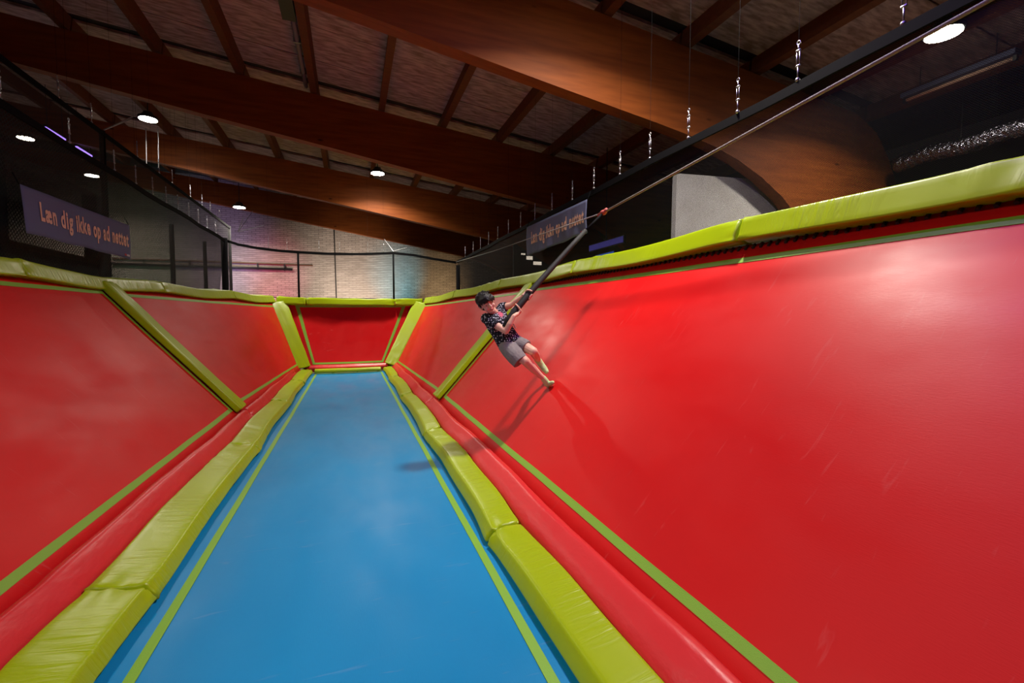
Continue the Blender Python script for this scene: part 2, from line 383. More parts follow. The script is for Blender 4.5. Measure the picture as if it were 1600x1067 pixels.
# ------------------------------------------------------------------ trampolines
def quadpt(c, u, v, sag):
    # c: bottom-near, bottom-far, top-far, top-near; u along the lane, v up the slope; sag away from the jumper
    p = c[0]*(1-u)*(1-v) + c[1]*u*(1-v) + c[2]*u*v + c[3]*(1-u)*v
    n = ((c[1]-c[0]).cross(c[3]-c[0])).normalized()
    return p, n
def wall_tramp(name, label, c, inset, face, sag=.05, nu=40, nv=16, springs=None, swid=.055):
    c = [Vector(p) for p in c]
    t = thing(name, label, 'trampoline', Vector((sum(p.x for p in c)/4, sum(p.y for p in c)/4, min(p.z for p in c))), 'wall trampolines')
    n0 = ((c[1]-c[0]).cross(c[3]-c[0])).normalized(); sgn = 1 if n0.dot(face) > 0 else -1
    def pt(u, v, off=0):
        p, n = quadpt(c, u, v, 0)
        s = sag*(max(0, 4*u*(1-u))**.6)*(max(0, 4*v*(1-v))**.7)
        return p + n*sgn*(off - s)
    mb = MB(); rows = [[pt(i/nu, j/nv) for j in range(nv+1)] for i in range(nu+1)]
    back = [[q - n0*sgn*.006 for q in r] for r in rows]
    mb.loft([rows[i] + list(reversed(back[i])) for i in range(nu+1)])
    mb.build('mat', M['red'], t, True)
    # green tape loop
    i0, i1, j0, j1 = inset
    L_ = (c[1]-c[0]).length; W_ = (c[3]-c[0]).length; wu, wv = swid/L_, swid/W_
    def ribbon(a, b, across, n, close):
        vs = []
        for k in range(n+1):
            q = Vector(a).lerp(Vector(b), k/n)
            wob = .006*noise.noise(Vector((q.x*L_*1.3, q.y*W_*1.3, label.__len__())))
            for s in (0, 1):
                uu = q.x + across[0]*s + (wob/L_ if across[0] else 0); vv = q.y + across[1]*s + (wob/W_ if across[1] else 0)
                vs.append((pt(uu, vv, .004), pt(uu, vv, .0005)))
        rings = [[vs[2*k][0], vs[2*k+1][0], vs[2*k+1][1], vs[2*k][1]] for k in range(n+1)]
        return rings
    m2 = MB()
    m2.loft(ribbon((i0, j0), (1-i1, j0), (0, wv), 60, 0)); m2.loft(ribbon((i0, 1-j1), (1-i1, 1-j1), (0, -wv), 60, 0))
    m2.loft(ribbon((i0, j0+wv), (i0, 1-j1-wv), (wu, 0), 20, 0)); m2.loft(ribbon((1-i1, j0+wv), (1-i1, 1-j1-wv), (-wu, 0), 20, 0))
    m2.build('tape_border', M['stripe'], t)
    # steel frame behind the edge, with legs to the hall floor
    e = .045
    off = -n0*sgn*.10
    fr = MB()
    for a, b in ((0, 1), (1, 2), (2, 3), (3, 0)):
        fr.tube([c[a]+off, c[b]+off], e, 8)
    fr.build('frame', M['blacksteel'], t, True)
    for u in (.02, .35, .68, .98):
        p = pt(u, 1) + off
        MB().tube([p, Vector((p.x, p.y, FLOOR))], .04, 8).build('leg', M['blacksteel'], t, True)
    if springs:
        a, b, step = springs
        d = (c[2]-c[3]).normalized(); up = (c[3]-c[0]).normalized()
        base = MB().tube([Vector((0, 0, 0)), up*.045], .013, 6); bme = base.mesh('spring'); bme.materials.append(M['springm'])
        hook = None
        y = a; n = 0
        while y < b:
            u = (y - c[3].y)/(c[2].y-c[3].y)
            s = obj('spring', bme, None, t); s.location = pt(u, springs_v, .012) - t.location
            y += step
    return t
springs_v = .982
# right near, right far, left near, left far, end
YD = 7.7
rb0, rb1, rt1, rt0 = V(1.316, -3, -1.48), V(1.316, YD, -1.48), V(3.157, YD, .60), V(3.157, -3, .60)
re_b, re_t = V(1.20, 14.0, -1.48), V(2.24, 14.66, .48)
lb0, lb1, lt1, lt0 = V(-1.539, -3, -1.48), V(-1.539, YD, -1.48), V(-3.197, YD, .45), V(-3.197, -3, .45)
le_b, le_t = V(-1.37, 14.0, -1.48), V(-2.07, 14.66, .44)
RN, LN = Vector((-.75, 0, .66)), Vector((.75, 0, .66))
wall_tramp('wall_trampoline', 'large red sloping wall trampoline on the right, under the running boy', (rb0, rb1, rt1, rt0), (.01, .016, .067, .048), RN, .05, 60, springs=(.2, 7.3, .075))
wall_tramp('wall_trampoline', 'red sloping wall trampoline on the right, between the divider pad and the end wall', (rb1, re_b, re_t, rt1), (.03, .02, .075, .06), RN, .03)
wall_tramp('wall_trampoline', 'large red sloping wall trampoline filling the left foreground', (lb0, lb1, lt1, lt0), (.01, .016, .062, .052), LN, .05, 60)
wall_tramp('wall_trampoline', 'red sloping wall trampoline on the left, between the divider pad and the end wall', (lb1, le_b, le_t, lt1), (.03, .02, .075, .06), LN, .03)
eb0, eb1, et1, et0 = V(-1.26, 14.2, -1.48), V(1.08, 14.2, -1.48), V(2.10, 14.75, .48), V(-1.97, 14.75, .44)
wall_tramp('wall_trampoline', 'dark red sloping end-wall trampoline closing the lane', (eb0, eb1, et1, et0), (.10, .10, .06, .05), Vector((0, -1, .4)), .10, 24, swid=.06)

bed = thing('floor_trampoline', 'long blue floor trampoline with green tape lines', 'trampoline', (-.08, 5.5, 0))
mb = MB(); nx, ny = 14, 80
def bedz(x, y): return -.03*max(0, 1-((x+.07)/1.2)**2)
top = [[Vector((lerp(-1.25, 1.1, i/nx), lerp(-3, 14.15, j/ny), bedz(lerp(-1.25, 1.1, i/nx), 0))) for i in range(nx+1)] for j in range(ny+1)]
mb.loft([r + [q-Vector((0, 0, .006)) for q in reversed(r)] for r in top]); mb.build('mat', M['blue'], bed, True)
def tape(x, y0, y1, wd, n=90):
    m2 = MB(); rings = []
    for k in range(n+1):
        y = lerp(y0, y1, k/n); wob = .008*noise.noise(Vector((y*.8, x, 3)))
        z = bedz(x, y)
        rings.append([Vector((x-wd/2+wob, y, z+.004)), Vector((x+wd/2+wob, y, z+.004)), Vector((x+wd/2+wob, y, z+.0005)), Vector((x-wd/2+wob, y, z+.0005))])
    m2.loft(rings); m2.build('tape_line', M['stripe'], bed)
tape(-.955, -3, 13.9, .052); tape(.815, -3, 13.9, .052)
m2 = MB().box((-.07, 13.9, .0), (1.82, .05, .006)); m2.build('tape_line', M['stripe'], bed)
fr = MB()
for x in (-1.28, 1.13): fr.tube([(x, -3, -.06), (x, 14.2, -.06)], .05)
for y in (-3, 3, 8.5, 14.2): fr.tube([(-1.28, y, -.12), (1.13, y, -.12)], .04)
fr.build('frame', M['blacksteel'], bed, True)
for x in (-1.28, 1.13):
    for y in (-2.9, 3, 8.5, 14.1): MB().tube([(x, y, -.06), (x, y, FLOOR)], .04).build('leg', M['blacksteel'], bed, True)

# ------------------------------------------------------------------ pads
def pad(name, label, cat, stations, profA, profB, material, group, rad=.03, step=.035, amp=.012, fold=.010, seed=0, n=None, dy=None, endfold=.02, taper=.9):
    """stations: list of 3-D frames (origin, ex, ez); profile interpolated from profA to profB; soft folds pressed in"""
    pa = resample(rpoly(profA, rad), step); pb_c = rpoly(profB, rad)
    # keep the same point count: resample profile A, map each point to B by corner-wise interpolation
    ra = rpoly(profA, rad); na = len(ra); idx = []
    for i in range(na):
        a, b = ra[i], ra[(i+1) % na]; k = max(1, int(round((b-a).length/step)))
        idx += [(i, j/k) for j in range(k)]
    def prof(t):
        out = []
        for i, f in idx:
            A = ra[i].lerp(ra[(i+1) % na], f); B = pb_c[i].lerp(pb_c[(i+1) % na], f); out.append(A.lerp(B, t))
        return out
    N_ = len(stations); rings = []
    L_ = (stations[-1][0]-stations[0][0]).length
    for s, (o, ex, ez) in enumerate(stations):
        t = s/(N_-1); P = prof(t); cen = Vector((0, 0))
        for q in P: cen += q
        cen /= len(P); m = len(P); ring = []; d_end = min(t, 1-t)*L_
        for j, q in enumerate(P):
            tan = (P[(j+1) % m]-P[j-1]); nr = Vector((tan.y, -tan.x)); nr.normalize()
            if nr.dot(q-cen) < 0: nr = -nr
            w3 = o + ex*q.x + ez*q.y
            d = amp*noise.noise(Vector((w3.x*2.2+seed, w3.y*1.6, w3.z*2.2)))
            dg = noise.noise(Vector(((w3.x+w3.z)*2+seed*3, w3.y*7.0+w3.x*4, seed)))
            env = max(0, noise.noise(Vector((w3.x*.8, w3.y*.9+seed, 7.7)))+.15)
            d += fold*dg*env*1.6
            ef = math.exp(-(d_end/.18)**2)                     # gathers close to the sewn ends
            d += endfold*ef*noise.noise(Vector((j*.55+seed, s*.12, 1.3)))
            rr = 1 - (1-taper)*math.exp(-(d_end/.018)**2)
            qq = cen + (q-cen)*rr + nr*d
            ring.append(o + ex*qq.x + ez*qq.y)
        rings.append(ring)
    o = MB().loft(rings).build(name, material, None, True)
    m = o.modifiers.new('w', 'WEIGHTED_NORMAL') if False else None
    return tag(o, label, cat, group)
def line_stations(a, b, ex, ez, n):
    a, b = Vector(a), Vector(b)
    ts = [0, .004, .012] + [i/n for i in range(1, n)] + [.988, .996, 1]
    return [(a.lerp(b, t), Vector(ex), Vector(ez)) for t in ts]
EX, EZ = Vector((1, 0, 0)), Vector((0, 0, 1))
ORD = ['nearest the viewer', 'second from the viewer', 'third from the viewer', 'fourth from the viewer', 'farthest from the viewer']

# yellow-green pads lying along both long sides of the blue bed (3 m each)
PAD_Y = [-3, .02, 3.0, 6.0, 9.0, 11.7, 14.1]
def pad_bow(y, s):                              # each pad bulges a little towards the wall in its middle
    for y0, y1 in zip(PAD_Y, PAD_Y[1:]):
        if y <= y1: break
    t = min(max((y-y0)/(y1-y0), 0), 1)
    return .026*math.sin(math.pi*t)*s + .014*noise.noise(Vector((y*.9, s*3, 0)))
def base_pads(side):
    ys = PAD_Y
    k = 0
    for i in range(len(ys)-1):
        y0, y1 = ys[i], ys[i+1]
        if side > 0: xin = lambda y: .87; xout = lambda y: lerp(1.135, 1.10, max(0, y)/14)
        else: xin = lambda y: -1.04; xout = lambda y: -1.385 + .05*max(0, y)/14
        s = side
        st = []; n = 70
        ts = [0, .004, .01] + [q/n for q in range(1, n)] + [.99, .996, 1]
        for t in ts:
            y = lerp(y0+.008, y1-.008, t)
            bow = pad_bow(y, s)
            lift = .015*math.sin(math.pi*t) + .012*noise.noise(Vector((y*1.3, 5, s)))
            st.append((Vector((bow, y, lift)), EX, EZ))
        def pr(y):
            a, b = xin(y), xout(y)
            p = [(a, .012), (a+.05*s, .105), (b, .135), (b, .02)]
            return p
        lab = 'yellow-green vinyl pad along the %s edge of the blue bed, %s' % ('right' if s > 0 else 'left', (ORD+['at the far corner'])[min(i-1, 5)] if i else 'beside the viewer')
        if i == 0: lab = 'yellow-green vinyl pad along the %s edge of the blue bed, at the viewer\'s feet' % ('right' if s > 0 else 'left')
        if i == 5: lab = 'yellow-green vinyl pad along the %s edge of the blue bed, at the far corner' % ('right' if s > 0 else 'left')
        pad('edge_pad', lab, 'pad', st, pr(y0), pr(y1), M['pad'], 'pads beside the blue bed', seed=i*7+s*3, amp=.008, fold=.010, endfold=.026, rad=.02)
base_pads(1); base_pads(-1)
pad('edge_pad', 'short yellow-green vinyl pad across the far end of the blue bed', 'pad',
    line_stations((-1.0, 0, 0), (.82, 0, 0), (0, 1, 0), EZ, 30), [(13.98, .01), (14.0, .10), (14.16, .12), (14.16, .01)], [(13.98, .01), (14.0, .10), (14.16, .12), (14.16, .01)], M['pad'], 'pads beside the blue bed', seed=61)
# red padded strips at the foot of the sloping walls
def red_strip(side, ys, labs):
    for (y0, y1), lab in zip(ys, labs):
        s = side
        def pr(y):
            f = max(0, y)/14
            if s > 0:
                a = lerp(1.150, 1.115, f); b = lerp(1.36, 1.26, f)
                return [(a, .02), (a+.005, .115), (a+.05, .165), (b-.04, .235), (b+.015, .215), (b+.02, .09)]
            a = lerp(-1.40, -1.35, f); b = lerp(-1.59, -1.46, f)
            return [(a, .02), (a-.005, .115), (a-.05, .165), (b+.04, .235), (b-.015, .215), (b-.02, .09)]
        n = int((y1-y0)*18)
        st = []
        for q in range(n+1):
            t = q/n; y = lerp(y0, y1, t)
            st.append((Vector((pad_bow(y, s), y, .012*noise.noise(Vector((y*1.5, 9, s))))), EX, EZ))
        pad('foot_strip', lab, 'pad', st, pr(y0), pr(y1), M['redpad'], 'red strips at the wall foot', seed=y0+s*11, rad=.025, amp=.012, fold=.012, endfold=.02)
red_strip(1, [(-3, 7.69), (7.71, 14.05)], ['long red padded strip at the foot of the right wall, in the foreground', 'red padded strip at the foot of the right wall, beyond the divider pad'])
red_strip(-1, [(-3, 7.69), (7.71, 14.05)], ['long red padded strip at the foot of the left wall, in the foreground', 'red padded strip at the foot of the left wall, beyond the divider pad'])
pr = [(14.17, .02), (14.16, .14), (14.24, .22), (14.3, .2), (14.3, .04)]
pad('foot_strip', 'short red padded strip at the foot of the end wall', 'pad', line_stations((-1.22, 0, 0), (1.04, 0, 0), (0, 1, 0), EZ, 40), pr, pr, M['redpad'], 'red strips at the wall foot', seed=71, rad=.02)

# pads along the top rim
def rim(side):
    s = side
    ys = [-3, .03, 3.0, 6.0, 9.0, 11.8, 14.6]
    def xz(y):                                              # inner lower corner
        if s > 0:
            if y <= YD: return 3.03, .626
            f = (y-YD)/(14.6-YD); return lerp(3.03, 2.16, f), lerp(.626, .41, f)
        if y <= YD: return -3.06, .40
        f = (y-YD)/(14.6-YD); return lerp(-3.06, -2.0, f), lerp(.40, .42, f)
    hh = .19 if s > 0 else .17
    for i in range(len(ys)-1):
        y0, y1 = ys[i], ys[i+1]; n = 70; st = []
        for t in [0, .004, .01] + [q/n for q in range(1, n)] + [.99, .996, 1]:
            y = lerp(y0+.012, y1-.012, t); x, z = xz(y)
            sagz = .03*math.sin(math.pi*t)*(.4 if s > 0 else .7) - .012*math.cos(2*math.pi*t)
            st.append((Vector((x, y, z+H-sagz)), EX, EZ))
        p = [(0, 0), (.07*s, hh), (.48*s, hh+.03), (.5*s, -.14), (.13*s, -.018)]
        side_w = 'right' if s > 0 else 'left'
        lab = 'glossy yellow-green pad on the rim of the %s wall, %s' % (side_w, ORD[i-1] if 0 < i < 5 else ('beside the viewer' if i == 0 else 'at the far corner'))
        pad('rim_pad', lab, 'pad', st, p, p, M['pad'], 'pads on the wall rim', seed=i*5+s*13+40, amp=.006, fold=.012, endfold=.022, rad=.018)
rim(1); rim(-1)
def pe(z): return [(0, 0), (.05, .2), (.45, .22), (.45, .0), (.1, -.03)]
for a, b, lab in ((-2.02, -1.25, 'short yellow-green rim pad above the left corner column of the end wall'), (-1.23, 1.3, 'long yellow-green rim pad across the top of the end wall'), (1.32, 2.18, 'short yellow-green rim pad above the right corner column of the end wall')):
    st = []
    for q in range(31):
        t = q/30; x = lerp(a, b, t); st.append((Vector((x, 14.62, H+.39-.03*math.sin(math.pi*(x+2.06)/4.3))), Vector((0, 1, 0)), EZ))
    pad('rim_pad', lab, 'pad', st, pe(0), pe(0), M['pad'], 'pads on the wall rim', seed=a*3+90, amp=.02)
# divider pads and corner columns lying on the slope
def column(label, base, topp, along, width, thick, normal, seed, group, wtop=None):
    base, topp = Vector(base), Vector(topp); ax = (topp-base).normalized(); n = Vector(normal); n = (n - ax*n.dot(ax)).normalized(); ex = ax.cross(n).normalized()
    L_ = (topp-base).length
    p = [(-width/2, .004), (-width/2+.012, thick), (width/2-.012, thick), (width/2, .004)]
    wt = wtop or width; p2 = [(-wt/2, .004), (-wt/2+.012, thick), (wt/2-.012, thick), (wt/2, .004)]
    return pad('divider_pad', label, 'pad', line_stations(base, topp, ex, n, 60), p, p2, M['pad'], group, seed=seed, rad=.02, amp=.010, fold=.014, endfold=.015, step=.03)
nR = Vector((-.749, 0, .663)); nL = Vector((.759, 0, .651))
column('long yellow-green divider pad on the right wall, behind the boy', rb1.lerp(rt1, .04)+nR*.012, rb1.lerp(rt1, .985)+nR*.012, 0, .35, .09, nR, 3, 'divider pads')
column('long yellow-green divider pad on the left wall', lb1.lerp(lt1, .04)+nL*.012, lb1.lerp(lt1, .985)+nL*.012, 0, .35, .09, nL, 8, 'divider pads')
column('creased yellow-green corner column pad, right of the end wall', V(1.13, 14.08, -1.45), V(2.13, 14.62, .42), 0, .42, .10, (-.6, -.78, .25), 15, 'divider pads', .52)
column('creased yellow-green corner column pad, left of the end wall', V(-1.31, 14.08, -1.45), V(-2.0, 14.62, .41), 0, .42, .10, (.6, -.78, .25), 21, 'divider pads', .52)

# ------------------------------------------------------------------ nets
def net(name, label, pts_bot, pts_top, material, posts=(), rope=.03, group='safety nets', bottom_cord=True):
    b0 = Vector(pts_bot[0])
    t = thing(name, label, 'net', Vector(pts_bot[len(pts_bot)//2]), group)
    vs = []; fs = []; uvs = []; d = 0
    for i, (a, b) in enumerate(zip(pts_bot, pts_top)):
        if i: d += (Vector(pts_bot[i])-Vector(pts_bot[i-1])).length
        vs += [Vector(a)-t.location, Vector(b)-t.location]; uvs += [(d, 0), (d, (Vector(b)-Vector(a)).length)]
        if i: fs.append((2*i-2, 2*i, 2*i+1, 2*i-1))
    me = bpy.data.meshes.new('mesh_sheet'); me.from_pydata([tuple(v) for v in vs], [], fs); me.update()
    ul = me.uv_layers.new(name='UVMap')
    for lp in me.loops: ul.data[lp.index].uv = uvs[lp.vertex_index]
    obj('mesh_sheet', me, material, t)
    bands = []
    for i, q in enumerate(pts_top):
        q = Vector(q); d = (Vector(pts_top[min(i+1, len(pts_top)-1)])-Vector(pts_top[max(i-1, 0)])); sd_ = Vector((d.y, -d.x, 0)).normalized()*.012
        bands.append([q-sd_, q+sd_, q+sd_-Vector((0, 0, rope*2.2)), q-sd_-Vector((0, 0, rope*2.2))])
    MB().loft(bands).build('top_band', M['black'], t)
    if bottom_cord: MB().tube(pts_bot, .012, 6).build('bottom_cord', M['black'], t, True)
    for p, q, r in posts: MB().tube([p, q], r, 10).build('post', M['black'], t, True)
    return t
def strip(x, y0, y1, z, n=24, sag=.0): return [V(x + .02*math.sin(q*1.7), lerp(y0, y1, q/n), z + sag*noise.noise(Vector((lerp(y0, y1, q/n)*.8, x, 0)))) for q in range(n+1)]
net('safety_net', 'black safety net along the right wall rim', strip(3.62, -3, 15.4, .70), strip(3.45, -3, 15.4, 1.91, sag=.02), M['net'], [(V(3.5, 15.45, -2.4), V(3.5, 15.45, 1.78), .07)], .036)
net('safety_net', 'black safety net along the left wall rim, behind the blue banner', strip(-3.62, -3, 15.4, .50), strip(-3.42, -3, 15.4, 2.27, sag=.02), M['netleft'], [(V(-3.45, 15.45, -2.4), V(-3.45, 15.45, 2.3), .085)], .038)
y1n = [3.0, 5, 7, 8.5, 9.6, 11, 13, 15, 17, 18.6]
top1 = [V(-3.95, y, 3.18 - .0*y) for y in y1n]
net('safety_net', 'tall grey net of the neighbouring lane, behind the left wall net', [V(-3.95, y, -.5) for y in y1n], top1, M['netgrey'], [(V(-3.98, 9.9, -2.4), V(-3.98, 9.9, 3.2), .045), (V(-3.98, 18.6, -2.4), V(-3.98, 18.6, 3.2), .045), (V(-3.98, 13.0, -2.4), V(-3.98, 13.0, 2.2), .05), (V(-3.98, 15.6, -2.4), V(-3.98, 15.6, 2.2), .05)], .035)
xs = [-3.42, -3.1, -2.6, -2.0, -1.5, -.7, 0, .7, 1.35, 2.0, 2.7, 3.45]; zs = [2.28, 2.18, 2.10, 2.05, 2.03, 2.02, 2.04, 2.08, 2.14, 2.10, 2.0, 1.91]
net('safety_net', 'thin see-through net across the far end above the end wall', [V(x, 15.5, .60) for x in xs], [V(x, 15.5, z) for x, z in zip(xs, zs)], M['netfar'], [(V(-1.5, 15.52, .4), V(-1.5, 15.52, 2.03), .03), (V(1.35, 15.52, .4), V(1.35, 15.52, 2.14), .03)], .035)

# turnbuckle hangers: eye, body of two rods, hook, wire up to the roof
def hanger_proto(label, group, loc, up):
    t = thing('net_hanger', label, 'turnbuckle', loc, group); p = t.location
    ring = [p+Vector((0, .016*math.cos(a), .30+.016*math.sin(a))) for a in [2*math.pi*k/10 for k in range(11)]]
    MB().tube(ring, .0045, 5, False).build('eye', M['steel'], t, True)
    b = MB()
    for dy in (-.013, .013): b.tube([p+Vector((0, dy, .12)), p+Vector((0, dy, .24))], .005, 6)
    b.tube([p+Vector((0, 0, .235)), p+Vector((0, 0, .29))], .006, 6); b.tube([p+Vector((0, 0, .02)), p+Vector((0, 0, .125))], .006, 6)
    b.box(p+Vector((0, 0, .12)), (.014, .036, .014)); b.box(p+Vector((0, 0, .24)), (.014, .036, .014))
    b.build('turnbuckle', M['steel'], t, True)
    MB().tube([p+Vector((0, 0, .315)), p+Vector((0, 0, up))], .0015, 4).build('wire', M['black'], t)
    MB().sphere(p+Vector((0, 0, .01)), .018, 8, 6).build('clip', M['steel'], t, True)
    return t
NTH = 'second third fourth fifth sixth seventh eighth ninth tenth eleventh twelfth thirteenth fourteenth fifteenth sixteenth seventeenth eighteenth nineteenth'.split()
def copies(proto, locs):
    base = proto['label']; proto['label'] = base % 'nearest'
    for k, l in enumerate(locs):
        c = proto.copy(); C.objects.link(c); c.location = l; c['label'] = base % (NTH[k] + ' nearest')
        for ch in list(proto.children):
            d = ch.copy(); C.objects.link(d); d.parent = c
lr = [V(3.45, y, 1.912) for y in (2.06, 2.81, 3.42, 4.08, 4.75, 5.4, 6.1, 6.8, 7.6, 8.4, 9.2, 10, 10.8, 11.6, 12.4, 13.2, 14.2)]
p = hanger_proto('steel turnbuckle on the top edge of the right-hand net, %s to the viewer', 'turnbuckles of the right net', lr[0], 2.5); copies(p, lr[1:])
ll = [V(-3.42, y, 2.272) for y in (6.4, 7.65, 8.85, 9.6, 10.3, 10.95, 11.6, 12.3, 13.0, 13.7, 14.5)]
p = hanger_proto('steel turnbuckle on the top edge of the left net, %s to the viewer', 'turnbuckles of the left net', ll[0], 2.9); copies(p, ll[1:])
l1 = [V(-3.95, y, 3.18) for y in (7.4, 8.6, 9.5, 11.2, 12.3, 13.1, 14.4, 15.4, 16.2, 17.2)]
p = hanger_proto('steel turnbuckle on the tall grey net behind the left one, %s to the viewer', 'turnbuckles of the grey net', l1[0], 2.0); copies(p, l1[1:])
le = [V(x, 15.5, z) for x, z in ((-2.3, 2.12), (-1.8, 2.07), (-.9, 2.06), (-.3, 2.06), (.55, 2.10), (1.05, 2.15))]
p = hanger_proto('steel turnbuckle on the far end net, %s to the left corner post', 'turnbuckles of the far net', le[0], 2.5); copies(p, le[1:])
def guy(label, a, pts):
    t = thing('guy_wire', label, 'wire', a)
    for q in pts: MB().tube([a, q], .010, 6).build('strand', M['steel'], t)
guy('bright tension wires fanning out from the grey net top on the left', V(-3.95, 9.9, 3.22), [at(212, 180, 9.5), at(205, 186, 9.3)])
a_ = at(372, 362, 13.6)
guy('bright tension wires fanning out from the far left corner post', a_, [at(380, 340, 13.2), at(412, 352, 14.2), at(395, 330, 15)])
a2 = V(1.35, 15.5, 2.16)
guy('thin tension wires at the thin post of the far end net', a2, [V(1.1, 15.9, 2.6), V(1.8, 15.5, 2.3)])

# ------------------------------------------------------------------ banners
def banner(label, P, mirror, wav, seed):
    tl, tr, br, bl = [Vector(p) for p in P]
    t = thing('banner', label, 'banner', (bl+br)/2, 'blue banners'); n = ((tr-tl).cross(bl-tl)).normalized()
    if n.x * mirror < 0: n = -n                                # towards the lane
    nu, nv = 48, 12
    def pt(u, v, off=0):
        p = tl*(1-u)*(1-v) + tr*u*(1-v) + br*u*v + bl*(1-u)*v
        w_ = wav*(noise.noise(Vector((u*9+seed, v*1.2, 0))) + .4*noise.noise(Vector((u*22+seed, v*1.5, 4))))*(.3+v)
        e = -.012*abs(math.sin(u*9+seed))*v
        return p + n*(w_+off+.01) + Vector((0, 0, e))
    mb = MB(); rows = [[pt(i/nu, j/nv) for j in range(nv+1)] for i in range(nu+1)]
    mb.loft([r + [q-n*.003 for q in reversed(r)] for r in rows]); mb.build('cloth', M['banner'], t, True)
    cu = bpy.data.curves.new('txt', 'FONT'); cu.body = 'Læn dig ikke op ad nettet'; cu.size = 1; cu.offset = .034; cu.space_character = 1.15; cu.resolution_u = 3
    to = bpy.data.objects.new('txt', cu); C.objects.link(to)
    me = bpy.data.meshes.new_from_object(to.evaluated_get(bpy.context.evaluated_depsgraph_get())); bpy.data.objects.remove(to)
    xs = [v.co.x for v in me.vertices]; x0, x1 = min(xs), max(xs)
    bm = bmesh.new(); bm.from_mesh(me)
    # split the outline into letters: loose islands, with dots joined to their stems
    seen = set(); isl = []
    for v in bm.verts:
        if v in seen: continue
        st = [v]; seen.add(v); comp = []
        while st:
            q = st.pop(); comp.append(q)
            for e in q.link_edges:
                o2 = e.other_vert(q)
                if o2 not in seen: seen.add(o2); st.append(o2)
        isl.append([min(q.co.x for q in comp), max(q.co.x for q in comp), comp])
    isl.sort(key=lambda q: q[0]); letters = []
    for q in isl:
        if letters and q[0] < letters[-1][1] - .3*min(q[1]-q[0], letters[-1][1]-letters[-1][0]):
            letters[-1][1] = max(letters[-1][1], q[1]); letters[-1][2] += q[2]
        else: letters.append(q)
    def place(co):
        f = (co.x-x0)/(x1-x0); return pt(.11 + .86*f, .64 - co.y*.56, .006) - t.location
    for x0_, x1_, comp in letters:
        ids = {v: i for i, v in enumerate(comp)}; fs = [tuple(ids[v] for v in f.verts) for f in bm.faces if f.verts[0] in ids]
        lm = bpy.data.meshes.new('letter'); lm.from_pydata([tuple(place(v.co)) for v in comp], [], fs); lm.update()
        obj('letter', lm, M['letter'], t)
    bm.free()
    for (u0, u1, mt) in ((.915, .935, 'logored'), (.942, .952, 'logowhite'), (.956, .966, 'logowhite'), (.970, .982, 'logowhite')):
        rings = [[pt(uu, .875, .006), pt(uu, .93, .006), pt(uu, .93, .003), pt(uu, .875, .003)] for uu in (u0, u1)]
        MB().loft(rings).build('logo_mark', M[mt], t)
    tie = MB()
    for q in (tl, tr): tie.tube([q, q+Vector((0, 0, .12)) - n*.05], .006, 5)
    tie.build('tie', M['black'], t)
banner('slate-blue banner with orange words hanging on the left net', (V(-3.34, 6.46, 1.43), V(-3.34, 9.03, 1.47), V(-3.34, 9.03, .94), V(-3.34, 6.52, .93)), 1, .012, 2)
banner('wrinkled slate-blue banner with orange words hanging on the right net', (V(3.37, 8.62, 1.80), V(3.37, 6.14, 1.76), V(3.39, 6.18, 1.28), V(3.39, 8.66, 1.24)), -1, .030, 5)

BK = 1.037                                # depth of the boy along the lane
def A(px, py, d): return at(px, py, d*BK)
# ------------------------------------------------------------------ swing cable and rope
knot = A(943, 332, 5.15)
far_a = V(3.42, 15.4, 1.88); near_a = at(1550, -2, 2.25); beyond = near_a + (near_a-knot)*1.6
t = thing('swing_cable', 'grey cable running along the lane above the right wall', 'cable', knot)
MB().tube([beyond, near_a, knot.lerp(near_a, .02)], .0125, 8).build('thick_cord', M['rope'], t, True)
MB().tube([knot, knot.lerp(far_a, .5)-Vector((0, 0, .04)), far_a], .0075, 6).build('thin_cord', M['rope'], t, True)
kb = MB().sphere(knot, (.04, .05, .03)).tube([knot+Vector((0, -.07, .02)), knot, knot+Vector((-.02, .08, -.02))], .022, 8)
kb.build('knot', M['strap'], t, True)
r_end = A(788, 511, 4.58)
t = thing('swing_rope', 'thick black foam-covered rope held by the boy', 'rope', r_end)
rp = [(A(788, 511, 4.58), .028), (A(797, 497, 4.60), .038), (A(806, 484, 4.62), .037), (A(824, 462, 4.68), .034), (A(851, 431, 4.78), .031), (A(893, 384, 4.95), .027), (A(915, 360, 5.03), .024)]
MB().tube([a for a, b in rp], [b for a, b in rp], 14).build('foam_sleeve', M['grip'], t, True)
MB().tube([rp[-1][0], knot], .014, 8).build('webbing', M['black'], t, True)
rope_d = (A(851, 431, 4.78)-A(788, 511, 4.58)).normalized()
MB().tube([A(799, 503, 4.62), A(803, 508, 4.62), A(806, 513, 4.62)], .008, 6).build('loop_end', M['letter'], t, True)

# ------------------------------------------------------------------ the boy
foot_c = A(857, 601, 4.74)
boy = thing('person', 'dark-haired boy in patterned black T-shirt and grey shorts hanging from the black rope', 'person', foot_c)

